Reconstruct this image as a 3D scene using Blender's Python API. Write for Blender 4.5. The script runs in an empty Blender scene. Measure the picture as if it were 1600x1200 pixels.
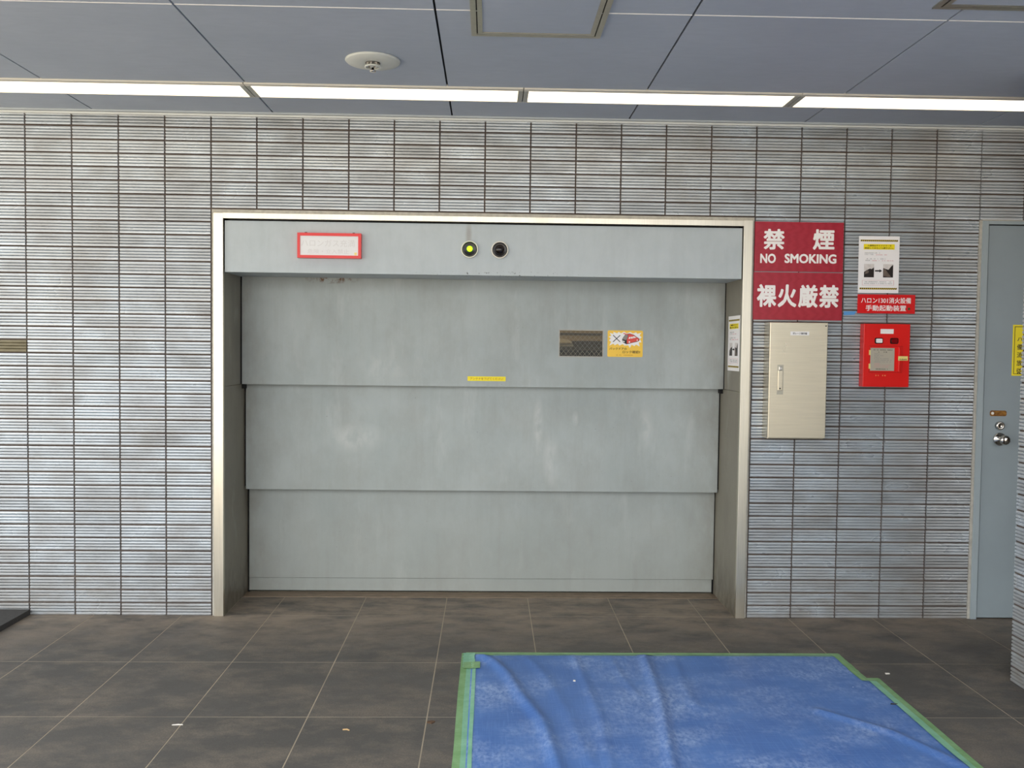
import bpy, bmesh, math, random
from mathutils import Vector, Matrix, noise
random.seed(7)
S = bpy.context.scene
C = S.collection

# ------------------------------------------------------------------ camera
F_PX = 1417.39
CAM = Vector((1.43738, -4.73027, 1.42158))
YAW, PITCH, ROLL = 0.02561, -0.04073, 0.01175
fw = Vector((math.sin(YAW)*math.cos(PITCH), math.cos(YAW)*math.cos(PITCH), math.sin(PITCH)))
rt = Vector((math.cos(YAW), -math.sin(YAW), 0))
up = rt.cross(fw)
r2 = math.cos(ROLL)*rt + math.sin(ROLL)*up
u2 = -math.sin(ROLL)*rt + math.cos(ROLL)*up
cam_d = bpy.data.cameras.new('camera')
cam_d.sensor_width = 36.0
cam_d.lens = F_PX/1600*36.0
cam_d.clip_start = 0.05
cam = bpy.data.objects.new('camera', cam_d)
C.objects.link(cam)
cam.matrix_world = Matrix(((r2.x, u2.x, -fw.x, CAM.x), (r2.y, u2.y, -fw.y, CAM.y), (r2.z, u2.z, -fw.z, CAM.z), (0, 0, 0, 1)))
S.camera = cam

# ------------------------------------------------------------------ sky, sun, exposure
w = bpy.data.worlds.new('sky'); S.world = w
w.use_nodes = True
bg = w.node_tree.nodes['Background']
bg.inputs['Color'].default_value = (0.97, 0.985, 1.0, 1)
bg.inputs['Strength'].default_value = 1.35
sun_d = bpy.data.lights.new('sun', 'SUN'); sun_d.energy = 7.5; sun_d.angle = math.radians(2.0); sun_d.color = (1.0, 0.955, 0.89)
sun = bpy.data.objects.new('sun', sun_d); C.objects.link(sun)
sun.rotation_euler = Vector((0.25, -0.75, -0.75)).to_track_quat('-Z', 'Y').to_euler()
S.view_settings.view_transform = 'Standard'
S.view_settings.look = 'None'
S.view_settings.gamma = 1.0
S.view_settings.use_curve_mapping = False
S.view_settings.exposure = 1.32

# ------------------------------------------------------------------ measured layout (metres)
ZC = 2.604                       # ceiling
PX, PZ, Z0 = 0.235, 0.06831, 2.52473   # wall tile pitch, height of the first joint
JL, JR = 0.066, 2.756            # door reveal
OPEN_T = 2.064                   # top of the opening
HEAD_B = 1.791                   # underside of the header
P1Y, P2Y, P3Y = 0.325, 0.39, 0.455

# ------------------------------------------------------------------ materials
def lin(c):
    if isinstance(c, str):
        c = [int(c[i:i+2], 16)/255 for i in (0, 2, 4)]
    return tuple((v/12.92 if v <= 0.04045 else ((v+0.055)/1.055)**2.4) for v in c)
class NT:
    def __init__(s, name):
        s.m = bpy.data.materials.new(name); s.m.use_nodes = True
        s.t = s.m.node_tree; s.n = s.t.nodes; s.b = s.n['Principled BSDF']
    def node(s, typ, **kw):
        n = s.n.new(typ)
        for k, v in kw.items():
            if k in n.inputs: n.inputs[k].default_value = v
            else: setattr(n, k, v)
        return n
    def link(s, a, b): s.t.links.new(a, b)
    def pos(s, scale=(1, 1, 1)):
        g = s.node('ShaderNodeNewGeometry'); mp = s.node('ShaderNodeMapping'); mp.inputs['Scale'].default_value = scale
        s.link(g.outputs['Position'], mp.inputs['Vector']); return mp.outputs['Vector']
    def noise(s, scale=5, stretch=(1, 1, 1), detail=4, rough=0.6):
        n = s.node('ShaderNodeTexNoise'); n.inputs['Scale'].default_value = scale; n.inputs['Detail'].default_value = detail; n.inputs['Roughness'].default_value = rough
        s.link(s.pos(stretch), n.inputs['Vector']); return n.outputs['Fac']
    def ramp(s, fac, lo, hi, a=0.0, b=1.0):
        n = s.node('ShaderNodeMapRange'); n.inputs['From Min'].default_value = lo; n.inputs['From Max'].default_value = hi
        n.inputs['To Min'].default_value = a; n.inputs['To Max'].default_value = b; n.clamp = True
        s.link(fac, n.inputs['Value']); return n.outputs['Result']
    def mix(s, fac, a, b, blend='MIX'):
        n = s.node('ShaderNodeMix', data_type='RGBA', blend_type=blend)
        for sock, v in ((n.inputs[0], fac), (n.inputs[6], a), (n.inputs[7], b)):
            if hasattr(v, 'is_output') or isinstance(v, bpy.types.NodeSocket): s.link(v, sock)
            elif isinstance(v, (int, float)): sock.default_value = v
            else: sock.default_value = (*v[:3], 1)
        return n.outputs[2]
    def math(s, op, a, b=0.0):
        n = s.node('ShaderNodeMath', operation=op)
        for i, v in enumerate((a, b)):
            if isinstance(v, bpy.types.NodeSocket): s.link(v, n.inputs[i])
            else: n.inputs[i].default_value = v
        return n.outputs[0]
    def bump(s, h, strength=0.2, dist=0.002):
        n = s.node('ShaderNodeBump'); n.inputs['Strength'].default_value = strength; n.inputs['Distance'].default_value = dist
        s.link(h, n.inputs['Height']); s.link(n.outputs['Normal'], s.b.inputs['Normal'])
    def col(s, v):
        if isinstance(v, bpy.types.NodeSocket): s.link(v, s.b.inputs['Base Color'])
        else: s.b.inputs['Base Color'].default_value = (*v[:3], 1)
    def rough(s, v):
        if isinstance(v, bpy.types.NodeSocket): s.link(v, s.b.inputs['Roughness'])
        else: s.b.inputs['Roughness'].default_value = v
def blob(t, c, r):
    """0..1 falloff round a world point with radii r (a stain's own place)."""
    g = t.node('ShaderNodeNewGeometry')
    mp = t.node('ShaderNodeMapping'); mp.inputs['Location'].default_value = tuple(-a/b for a, b in zip(c, r)); mp.inputs['Scale'].default_value = tuple(1/b for b in r)
    t.link(g.outputs['Position'], mp.inputs['Vector'])
    ln = t.node('ShaderNodeVectorMath', operation='LENGTH'); t.link(mp.outputs['Vector'], ln.inputs[0])
    return t.ramp(ln.outputs['Value'], 0.3, 1.0, 1.0, 0.0)
def plain(name, c, rough=0.5, metal=0.0, var=0.06, vscale=6, emit=None, estr=0.0, stretch=(1, 1, 1), spec=0.5):
    t = NT(name); c = lin(c)
    if var:
        f = t.noise(vscale, stretch)
        t.col(t.mix(t.ramp(f, 0.3, 0.7), tuple(v*(1-var) for v in c), tuple(min(1, v*(1+var)) for v in c)))
    else: t.col(c)
    t.rough(rough); t.b.inputs['Metallic'].default_value = metal
    t.b.inputs['Specular IOR Level'].default_value = spec
    if emit: t.b.inputs['Emission Color'].default_value = (*lin(emit), 1); t.b.inputs['Emission Strength'].default_value = estr
    return t.m
M = {}
def make_materials():
    # glazed ribbed tile: grey-silver, each tile a little different, streaky gloss
    t = NT('glazed_tile')
    oi = t.node('ShaderNodeObjectInfo')
    base = t.mix(oi.outputs['Random'], lin('a1a5a8'), lin('b5b9bc'))
    n1 = t.noise(7, (0.6, 1, 1.3), 2, 0.5)
    base = t.mix(t.ramp(n1, 0.35, 0.7), base, lin('c2cad0'))
    n2 = t.noise(2.2, (1, 1, 1), 3)
    base = t.mix(t.ramp(n2, 0.45, 0.75, 0, 0.5), base, lin('948f89'))
    # dust splash near the pavement, deepened to paint in dimmer light low down
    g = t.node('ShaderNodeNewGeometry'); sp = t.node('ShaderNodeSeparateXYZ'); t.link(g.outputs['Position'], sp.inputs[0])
    dust_dim = t.math('MULTIPLY', t.ramp(sp.outputs['Z'], 0.0, 0.45, 1, 0), t.ramp(t.noise(12, (0.5, 1, 2)), 0.3, 0.75))
    base = t.mix(t.math('MULTIPLY', dust_dim, 0.7), base, lin('8d8376'))
    dark = t.ramp(t.noise(30, (1, 1, 0.35), 3), 0.70, 0.78)
    base = t.mix(t.math('MULTIPLY', dark, 0.3), base, lin('55504b'))
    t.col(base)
    t.rough(t.ramp(n1, 0.3, 0.7, 0.42, 0.24))
    t.b.inputs['Metallic'].default_value = 0.35
    t.b.inputs['Specular IOR Level'].default_value = 0.8
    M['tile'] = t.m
    t = NT('odd_tile'); f = t.noise(20, (0.4, 1, 3)); t.col(t.mix(t.ramp(f, 0.3, 0.7), lin('6f6850'), lin('837b62'))); t.rough(0.6); M['tile_odd'] = t.m
    t = NT('grout'); f = t.noise(4); t.col(t.mix(t.ramp(f, 0.3, 0.7), lin('4a413d'), lin('64574d'))); t.rough(0.9); M['grout'] = t.m
    t = NT('floor_grout'); f = t.noise(5); t.col(t.mix(t.ramp(f, 0.3, 0.7), lin('948a78'), lin('ab9f8a'))); t.rough(0.9); M['floor_grout'] = t.m
    # dark stone-look floor tile with dust
    t = NT('floor_tile')
    oi = t.node('ShaderNodeObjectInfo')
    base = t.mix(oi.outputs['Random'], lin('52504d'), lin('5c5955'))
    base = t.mix(t.ramp(t.noise(3.2, (1, 1.6, 1), 8, 0.75), 0.45, 0.63), base, lin('736b61'))
    base = t.mix(t.ramp(t.noise(160, (1, 1, 1), 2), 0.35, 0.7, 0, 0.55), base, lin('484542'))
    g = t.node('ShaderNodeNewGeometry'); sp = t.node('ShaderNodeSeparateXYZ'); t.link(g.outputs['Position'], sp.inputs[0])
    near = t.ramp(sp.outputs['Y'], -0.55, 0.0, 0, 1)
    d = t.math('MULTIPLY', near, t.ramp(t.noise(5, (0.7, 1.5, 1), 6, 0.7), 0.36, 0.58))
    base = t.mix(t.math('MULTIPLY', d, 0.85), base, lin('8d8071'))
    sc = t.ramp(t.noise(11, (0.5, 1.4, 1), 7, 0.75), 0.68, 0.76)
    base = t.mix(t.math('MULTIPLY', sc, 0.45), base, lin('8b8479'))
    t.col(base); t.rough(t.ramp(t.noise(6), 0.3, 0.7, 0.55, 0.75)); t.bump(t.noise(140, detail=3), 0.25, 0.001)
    t.b.inputs['Specular IOR Level'].default_value = 0.35
    M['floor'] = t.m
    # blue-grey ceiling board
    t = NT('ceiling_paint'); f = t.noise(1.6, (1, 1, 1), 4)
    c = t.mix(t.ramp(f, 0.3, 0.7), lin('abb5c4'), lin('b7c0ce')); c = t.mix(t.ramp(t.noise(40, (0.3, 1, 1), 2), 0.35, 0.7, 0, .25), c, lin('a0abba'))
    t.col(c); t.rough(0.55); M['ceil'] = t.m
    # lift door paint: pale green grey with run marks, scuffs and rust by the header
    def door_paint(name, a, b, dirt):
        t = NT(name)
        c = t.mix(t.ramp(t.noise(2.6, (1, 1, 0.8), 6, 0.65), 0.34, 0.66), lin(a), lin(b))
        c = t.mix(t.ramp(t.noise(5.5, (1, 1, 0.6), 6, 0.7), 0.45, 0.7, 0, 0.3), c, lin(dirt))
        runs = t.ramp(t.noise(14, (1.6, 1, 0.12), 5, 0.65), 0.48, 0.72)
        c = t.mix(t.math('MULTIPLY', runs, 0.16), c, lin(dirt))
        lightm = t.ramp(t.noise(7, (1.3, 1, 0.35), 4, 0.6), 0.60, 0.74)
        c = t.mix(t.math('MULTIPLY', lightm, 0.28), c, lin('c6cac7'))
        spots = t.ramp(t.noise(60, (1, 1, 1), 2), 0.76, 0.80)
        c = t.mix(t.math('MULTIPLY', spots, 0.45), c, lin('4b463e'))
        return t, c
    t, c = door_paint('lift_door_paint', 'a0a8a6', 'adb4b2', '8a8981')
    g = t.node('ShaderNodeNewGeometry'); sp = t.node('ShaderNodeSeparateXYZ'); t.link(g.outputs['Position'], sp.inputs[0])
    # grime along the side edges of the leaf
    e = t.math('MAXIMUM', t.ramp(sp.outputs['X'], 0.07, 0.24, 1, 0), t.ramp(sp.outputs['X'], 2.56, 2.755, 0, 1))
    e = t.math('MULTIPLY', e, t.ramp(t.noise(9, (1, 1, 0.5), 5), 0.3, 0.7))
    c = t.mix(t.math('MULTIPLY', e, 0.6), c, lin('7d7768'))
    low = t.math('MULTIPLY', t.ramp(sp.outputs['Z'], 0.05, 0.9, 1, 0), 0.38)
    c = t.mix(low, c, lin('908f83'))
    ru = t.math('MULTIPLY', blob(t, (0.56, P1Y, 1.785), (0.17, 0.3, 0.028)), t.ramp(t.noise(45, (1, 1, 0.8), 4), 0.45, 0.6))
    c = t.mix(ru, c, lin('6b4a2c'))
    for cc, rr, am in (((1.72, 0.39, 0.98), (0.035, 0.3, 0.18), 0.6), ((1.79, 0.39, 0.8), (0.05, 0.3, 0.18), 0.4), ((1.93, 0.39, 1.02), (0.02, 0.3, 0.05), .6),
                       ((2.33, 0.39, 0.98), (0.05, 0.3, 0.14), .45), ((0.68, 0.39, 0.9), (0.2, 0.3, 0.1), .45), ((0.85, P1Y, 1.3), (0.2, 0.3, 0.1), .3)):
        m_ = t.math('MULTIPLY', blob(t, cc, rr), t.ramp(t.noise(22, (1, 1, .6), 5), 0.35, 0.65))
        c = t.mix(t.math('MULTIPLY', m_, am), c, lin('cdd1cd'))
    t.col(c); t.rough(0.55); t.b.inputs['Specular IOR Level'].default_value = 0.4; M['door'] = t.m
    t, c = door_paint('header_paint', 'adb6b9', 'b8c0c3', '9aa1a2')
    chips = t.math('MULTIPLY', t.ramp(t.noise(70, (1, 1, .7), 2), 0.62, 0.66), blob(t, (1.5, 0.0, HEAD_B), (0.55, 0.3, 0.03)))
    c = t.mix(chips, c, lin('2e2a26'))
    run = t.math('MULTIPLY', blob(t, (1.325, 0, 2.0), (0.02, 0.3, 0.08)), 0.5); c = t.mix(run, c, lin('857b72'))
    t.col(c); t.rough(0.5); M['header'] = t.m
    t, c = door_paint('jamb_paint', '7a7568', '878274', '5f584c')
    g = t.node('ShaderNodeNewGeometry'); sp = t.node('ShaderNodeSeparateXYZ'); t.link(g.outputs['Position'], sp.inputs[0])
    low = t.math('MULTIPLY', t.ramp(sp.outputs['Z'], 0.0, 0.3, 1, 0), t.ramp(t.noise(14, (1, 1, .6), 5), 0.4, 0.65))
    c = t.mix(low, c, lin('4a4036')); t.col(c); t.rough(0.38); M['jamb'] = t.m
    # brushed stainless steel
    def steel(name, c, rough, stretch):
        t = NT(name); f = t.noise(60, stretch, 3); cc = lin(c)
        t.col(t.mix(t.ramp(f, 0.3, 0.7), tuple(v*0.9 for v in cc), cc))
        t.rough(t.ramp(t.noise(5, (1, 1, .4)), 0.3, 0.7, rough-0.05, rough+0.08)); t.b.inputs['Metallic'].default_value = 1.0
        return t.m
    M['steel'] = steel('stainless_steel', 'e3dccb', 0.32, (4, 4, 0.1)); M['steel_box'] = steel('stainless_box', 'ddd3bd', 0.30, (0.1, 1, 5))
    M['chrome'] = steel('chrome', 'd5d1ca', 0.14, (1, 1, 1))
    M['alu'] = steel('aluminium_frame', 'b9b4a6', 0.36, (1, 1, 1))
    M['caulk'] = plain('caulking', 'b3afa4', 0.8, var=0.15, vscale=40)
    M['trim'] = plain('trim_paint', 'e2e4df', 0.45, var=0.04); M['trim_dark'] = plain('trim_grey', 'bcc3c6', 0.5, var=0.04)  # the darker one is the grey paint of the upper strip
    M['black'] = plain('black_gap', '0d0c0c', 0.9, var=0)
    M['black_print'] = plain('black_print', '161616', 0.6, var=0); M['grey_print'] = plain('grey_print', '8d8b8c', 0.6, var=0); M['pink_print'] = plain('pink_print', 'd58f93', 0.6, var=0)
    M['faint_print'] = plain('faint_print', 'cfcdcd', 0.4, var=0); M['brown_print'] = plain('brown_print', '3a2a10', 0.6, var=0); M['ochre_print'] = plain('ochre_print', 'b98a12', 0.6, var=0)
    M['white'] = plain('white_print', 'f4f1ee', 0.5, var=0.02); M['paper'] = plain('paper', 'f5f3f3', 0.45, var=0.02)
    M['yellow'] = plain('yellow_print', 'f5e012', 0.5, var=0.03); M['amber'] = plain('amber_print', 'f7c83f', 0.45, var=0.03)
    M['hazard'] = plain('hazard_yellow', 'd9bd2e', 0.5, var=0.0)
    t = NT('crimson_board'); f = t.node('ShaderNodeTexWave'); f.inputs['Scale'].default_value = 9; f.inputs['Distortion'].default_value = 9; f.inputs['Detail'].default_value = 3
    t.link(t.pos((0.7, 1, 2.5)), f.inputs['Vector']); t.col(t.mix(t.ramp(f.outputs['Fac'], 0, 1), lin('9f1229'), lin('a81c31'))); t.rough(0.32); M['crimson'] = t.m
    M['red_plate'] = plain('red_plate', 'd80c10', 0.35, var=0.03); M['red_box'] = plain('red_box_paint', 'e01812', 0.35, var=0.04); M['red_dark'] = plain('red_groove', 'b00c0c', 0.4, var=0.03)
    M['red_frame'] = plain('red_frame', 'dc2f2c', 0.35, var=0.03); M['milk'] = plain('milky_acrylic', 'dcdcdc', 0.3, var=0.02)
    M['red_lens'] = plain('red_lens', '7d0f14', 0.15, var=0); M['white_lens'] = plain('white_lens', 'f1edec', 0.25, var=0)
    M['plate'] = plain('etched_plate', 'b9b2a1', 0.45, 0.2, var=0.03); M['cream'] = plain('cream_sticker', 'ecd884', 0.5, var=0.02)
    M['leaf'] = plain('leaf_paint', '8d999e', 0.45, var=0.05, vscale=3); M['leaf_frame'] = plain('frame_paint', '9ba7ab', 0.45, var=0.05, vscale=3)
    t = NT('rust'); f = t.noise(60, (1, 1, 2), 4); t.col(t.mix(t.ramp(f, 0.35, 0.65), lin('5d3510'), lin('a0702c'))); t.rough(0.85); M['rust'] = t.m
    M['lamp'] = plain('lamp_diffuser', 'f6f1e4', 0.5, var=0, emit='fff0d6', estr=0.9); M['lamp_body'] = plain('lamp_housing', 'e4dfd2', 0.4, var=0.03); M['lamp_end'] = plain('lamp_end_cap', 'a9aaa2', 0.45, var=0.03)
    M['disc'] = plain('sprinkler_plate', 'd3d6cf', 0.35, var=0.02); M['dark_hood'] = plain('dark_hood', '15100e', 0.25, var=0)
    M['green_led'] = plain('green_led', '7adf10', 0.3, var=0, emit='9bf018', estr=1.3); M['dark_lens'] = plain('dark_lens', '120807', 0.08, var=0)
    # tarpaulin
    t = NT('tarpaulin')
    base = t.mix(t.ramp(t.noise(4, (1, 1, 1), 5), 0.3, 0.7), lin('3e66a8'), lin('4c75b6'))
    wv = t.node('ShaderNodeTexNoise'); wv.inputs['Scale'].default_value = 30; wv.inputs['Detail'].default_value = 4; t.link(t.pos((6, 0.25, 1)), wv.inputs['Vector'])
    wh = t.node('ShaderNodeTexNoise'); wh.inputs['Scale'].default_value = 30; wh.inputs['Detail'].default_value = 4; t.link(t.pos((0.25, 6, 1)), wh.inputs['Vector'])
    weave = t.math('MAXIMUM', t.ramp(wv.outputs['Fac'], 0.5, 0.75), t.ramp(wh.outputs['Fac'], 0.5, 0.75))
    scuff = t.ramp(t.noise(2.6, (1, 1.3, 1), 6, 0.7), 0.44, 0.68)
    base = t.mix(t.math('MULTIPLY', weave, 0.22), base, lin('7ea5dd'))
    base = t.mix(t.math('MULTIPLY', t.math('MULTIPLY', scuff, t.ramp(t.noise(70, (1, 0.6, 1), 5, 0.7), 0.38, 0.62)), 0.75), base, lin('a3b7db'))
    sp_ = t.ramp(t.noise(38, (1, 1, 1), 2), 0.77, 0.80)
    base = t.mix(t.math('MULTIPLY', sp_, 0.8), base, lin('dfe6ee'))
    t.col(base); t.rough(0.42); t.bump(t.math('ADD', wv.outputs['Fac'], wh.outputs['Fac']), 0.12, 0.002); M['tarp'] = t.m
    t = NT('green_tape'); t.col(t.mix(t.ramp(t.noise(14, (1, 1, 1), 5), 0.35, 0.7), lin('6c965f'), lin('88b07e'))); t.rough(0.45); M['tape'] = t.m
    t = NT('green_tape_on_tarp'); t.col(t.mix(t.ramp(t.noise(14, (1, 1, 1), 5), 0.35, 0.7), lin('70a888'), lin('8abd9f'))); t.rough(0.4); M['tape2'] = t.m
    M['dot_green'] = plain('dot_green', '3c4a1e', 0.6, var=0)
    M['blue_tape'] = plain('blue_tape', '5b9bd6', 0.5, var=0.04)
    M['rubber'] = plain('rubber_mat', '3b3a39', 0.75, var=0.15, vscale=60)
    M['sill'] = plain('worn_sill', '8a7865', 0.5, 0.4, var=0.25, vscale=25, stretch=(0.6, 1, 1))
    M['car_red'] = plain('car_red_print', 'e24a3d', 0.5, var=0); M['car_grey'] = plain('car_grey_print', '8b8580', 0.5, var=0)
    M['photo_sky'] = plain('photo_light', 'd8d2cf', 0.4, var=0.12, vscale=60); M['photo_dark'] = plain('photo_dark', '231c19', 0.4, var=0.3, vscale=60); M['photo_mid'] = plain('photo_mid', '6d6057', 0.4, var=0.2, vscale=60)
    M['inner'] = plain('lift_interior', '1d1914', 0.8, var=0.2); M['beam'] = plain('brown_beam', '8a7553', 0.6, var=0.15, stretch=(.3, 1, 3)); M['beam_dark'] = plain('dark_beam', '5d4e34', 0.7, var=0.15)
    M['beige'] = plain('beige_panel', 'a8987a', 0.6, var=0.12, stretch=(.3, 1, 3)); M['wire'] = plain('glass_wire', '9a927f', 0.4, 0.6, var=0)
    M['scrap'] = plain('paper_scrap', 'e9e4da', 0.8, var=0); M['dry_leaf'] = plain('dry_leaf', '5a4432', 0.9, var=0.2, vscale=80); M['straw'] = plain('straw', 'c9a878', 0.9, var=0)
    M['asphalt'] = plain('street', 'a79f92', 0.9, var=0.08)
    t = NT('wired_glass')
    for n in list(t.n):
        if n.type != 'OUTPUT_MATERIAL': t.n.remove(n)
    tr = t.node('ShaderNodeBsdfTransparent'); tr.inputs['Color'].default_value = (0.86, 0.86, 0.82, 1)
    gl = t.node('ShaderNodeBsdfGlossy'); gl.inputs['Roughness'].default_value = 0.08
    mx = t.node('ShaderNodeMixShader'); mx.inputs[0].default_value = 0.012
    t.link(tr.outputs[0], mx.inputs[1]); t.link(gl.outputs[0], mx.inputs[2])
    t.link(mx.outputs[0], t.n['Material Output'].inputs['Surface']); M['glass'] = t.m
make_materials()

# ------------------------------------------------------------------ object helpers
WLOC = {}
def tag(o, label=None, cat=None, group=None, kind=None):
    if label: o['label'] = label
    if cat: o['category'] = cat
    if group: o['group'] = group
    if kind: o['kind'] = kind
    return o
def link(o, parent, loc):
    loc = Vector(loc); WLOC[o] = loc
    if parent is not None:
        o.parent = parent; o.location = loc - WLOC[parent]
    else: o.location = loc
    C.objects.link(o); return o
def thing(name, label, cat, loc, group=None):
    o = bpy.data.objects.new(name, None); o.empty_display_size = 0.1
    link(o, None, loc); return tag(o, label, cat, group)
def obj(name, bm, mat, parent=None, smooth=False, loc=None):
    """bm is in world coordinates; the origin goes to the base of its bounds."""
    bmesh.ops.recalc_face_normals(bm, faces=bm.faces)
    if loc is None:
        xs = [v.co for v in bm.verts]
        loc = Vector(((min(v.x for v in xs)+max(v.x for v in xs))/2, (min(v.y for v in xs)+max(v.y for v in xs))/2, min(v.z for v in xs)))
    for v in bm.verts: v.co -= loc
    me = bpy.data.meshes.new(name); bm.to_mesh(me); bm.free()
    me.materials.append(M[mat])
    if smooth:
        for p in me.polygons: p.use_smooth = True
    return link(bpy.data.objects.new(name, me), parent, loc)
def box(bm, x0, x1, y0, y1, z0, z1):
    v = [bm.verts.new((x, y, z)) for z in (z0, z1) for y in (y0, y1) for x in (x0, x1)]
    for f in ((0, 1, 3, 2), (4, 6, 7, 5), (0, 4, 5, 1), (2, 3, 7, 6), (0, 2, 6, 4), (1, 5, 7, 3)): bm.faces.new([v[i] for i in f])
    return v
def bxs(*boxes, bevel=0.0):
    bm = bmesh.new()
    for b in boxes: box(bm, *b)
    if bevel: bmesh.ops.bevel(bm, geom=bm.edges[:], offset=bevel, segments=2, affect='EDGES', profile=0.6)
    return bm
def lathe(prof, axis, centre, n=40, loop=False):
    """prof: (radius, along) pairs; axis 'y' (along -y, out of the wall) or 'z' (down from the ceiling)."""
    bm = bmesh.new(); rings = []
    for r, a in prof:
        ring = []
        for i in range(n):
            t = 2*math.pi*i/n; c, s = math.cos(t)*r, math.sin(t)*r
            p = Vector((c, -a, s)) if axis == 'y' else Vector((c, s, -a))
            ring.append(bm.verts.new(Vector(centre)+p))
        rings.append(ring)
    for a, b in zip(rings, rings[1:]):
        for i in range(n): bm.faces.new((a[i], a[(i+1) % n], b[(i+1) % n], b[i]))
    if loop:
        a, b = rings[-1], rings[0]
        for i in range(n): bm.faces.new((a[i], a[(i+1) % n], b[(i+1) % n], b[i]))
    else:
        bm.faces.new(rings[0]); bm.faces.new(rings[-1][::-1])
    return bm
class Plane:
    """flat work surface: o origin, U right, V up, N out towards the viewer"""
    def __init__(s, o, U, V, N): s.o, s.U, s.V, s.N = map(Vector, (o, U, V, N))
    def at(s, u, v, w=0): return s.o + s.U*u + s.V*v + s.N*w
WALLP = lambda y: Plane((0, y, 0), (1, 0, 0), (0, 0, 1), (0, -1, 0))
def poly(bm, P, pts, w0, w1):
    a = [bm.verts.new(P.at(u, v, w0)) for u, v in pts]; b = [bm.verts.new(P.at(u, v, w1)) for u, v in pts]
    n = len(pts); bm.faces.new(b); bm.faces.new(a[::-1])
    for i in range(n): bm.faces.new((a[i], a[(i+1) % n], b[(i+1) % n], b[i]))
def slab(P, pts, w0, w1):
    bm = bmesh.new(); poly(bm, P, pts, w0, w1); return bm
def rect(u0, u1, v0, v1): return [(u0, v0), (u1, v0), (u1, v1), (u0, v1)]
def rrect(u0, u1, v0, v1, r, n=5):
    out = []
    for cx, cy, a0 in ((u1-r, v0+r, -90), (u1-r, v1-r, 0), (u0+r, v1-r, 90), (u0+r, v0+r, 180)):
        for i in range(n+1):
            a = math.radians(a0+90*i/n); out.append((cx+r*math.cos(a), cy+r*math.sin(a)))
    return out
def rects(P, rs, w0, w1):
    bm = bmesh.new()
    for r in rs: poly(bm, P, rect(*r), w0, w1)
    return bm
def frame_bm(P, o, i, w0, w1):
    (a0, a1, b0, b1), (c0, c1, d0, d1) = o, i
    return rects(P, [(a0, a1, d1, b1), (a0, a1, b0, d0), (a0, c0, d0, d1), (c1, a1, d0, d1)], w0, w1)
def text_bm(body, P, u0, u1, v0, v1, w0, w1, bold=0.0, space=1.0):
    cu = bpy.data.curves.new('lettering', 'FONT'); cu.body = body; cu.size = 1.0; cu.space_character = space; cu.resolution_u = 3
    o = bpy.data.objects.new('lettering_tmp', cu); C.objects.link(o)
    dg = bpy.context.evaluated_depsgraph_get(); dg.update()
    me = bpy.data.meshes.new_from_object(o.evaluated_get(dg))
    bpy.data.objects.remove(o)
    bm = bmesh.new(); bm.from_mesh(me); bpy.data.meshes.remove(me)
    bmesh.ops.remove_doubles(bm, verts=bm.verts, dist=1e-5)
    if bold:      # heavier strokes: the same letter shape set again round a small circle
        src = bm.faces[:]; n = 10
        for i in range(n):
            d = bmesh.ops.duplicate(bm, geom=src)['geom']
            dv = Vector((math.cos(2*math.pi*i/n), math.sin(2*math.pi*i/n), 0))*bold + Vector((0, 0, 0.03*(i+1)))
            bmesh.ops.translate(bm, vec=dv, verts=[e for e in d if isinstance(e, bmesh.types.BMVert)])
    ret = bmesh.ops.extrude_face_region(bm, geom=bm.faces[:])
    top = set(e for e in ret['geom'] if isinstance(e, bmesh.types.BMVert))
    xs = [v.co.x for v in bm.verts]; ys = [v.co.y for v in bm.verts]
    x0, x1, y0, y1 = min(xs), max(xs), min(ys), max(ys)
    for v in bm.verts:
        w1_ = w1+v.co.z*1e-3
        u = u0+(v.co.x-x0)/(x1-x0)*(u1-u0); q = v0+(v.co.y-y0)/(y1-y0)*(v1-v0)
        v.co = P.at(u, q, w1_ if v in top else w0)
    return bm
def text(body, P, u0, u1, v0, v1, mat, parent, w0=0.0, w1=0.0006, bold=0.0, space=1.0, name='lettering'):
    return obj(name, text_bm(body, P, u0, u1, v0, v1, w0, w1, bold, space), mat, parent)
PRINT = []
def dashes(P, u0, u1, v, h, seed, w0, w1, fill=0.75):
    """one line of print too small to read: short separate strokes"""
    rnd = random.Random(seed); bm = bmesh.new(); u = u0
    while u < u1:
        l = min(h*rnd.uniform(0.5, 1.0), u1-u)
        if rnd.random() < fill:
            poly(bm, P, rect(u, u+l, v-h/2, v-h/2+h*rnd.uniform(.25, .45)), w0, w1); poly(bm, P, rect(u+l*.2, u+l*.5, v-h*.1, v+h/2), w0, w1)
        u += l+h*0.25
    return bm

# ------------------------------------------------------------------ tiled walls
def ribbed_tile_bm(wd, ht, depth=0.010, flip=None):
    """profile of four flat ribs with three grooves and chamfered ends, run along the width; front at local y = 0"""
    prof = [(depth, -ht/2), (0.0015, -ht/2)]
    n = 4; step = ht/n; gw = step*0.22
    for i in range(n):
        z0 = -ht/2+i*step; z1 = z0+step
        prof += [(0.0, z0+(0.0012 if i == 0 else gw)), (-0.0006, (z0+z1)/2), (0.0, z1-(0.0012 if i == n-1 else gw))]
        if i < n-1: prof.append((0.0075, z1))
    prof += [(0.0015, ht/2), (depth, ht/2)]
    bm = bmesh.new()
    a = [bm.verts.new((-wd/2, y, z)) for y, z in prof]; b = [bm.verts.new((wd/2, y, z)) for y, z in prof]
    for i in range(len(prof)-1): bm.faces.new((a[i], b[i], b[i+1], a[i+1]))
    bm.faces.new(a); bm.faces.new(b[::-1])
    bmesh.ops.recalc_face_normals(bm, faces=bm.faces)
    return bm
TMESH = {}
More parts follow.
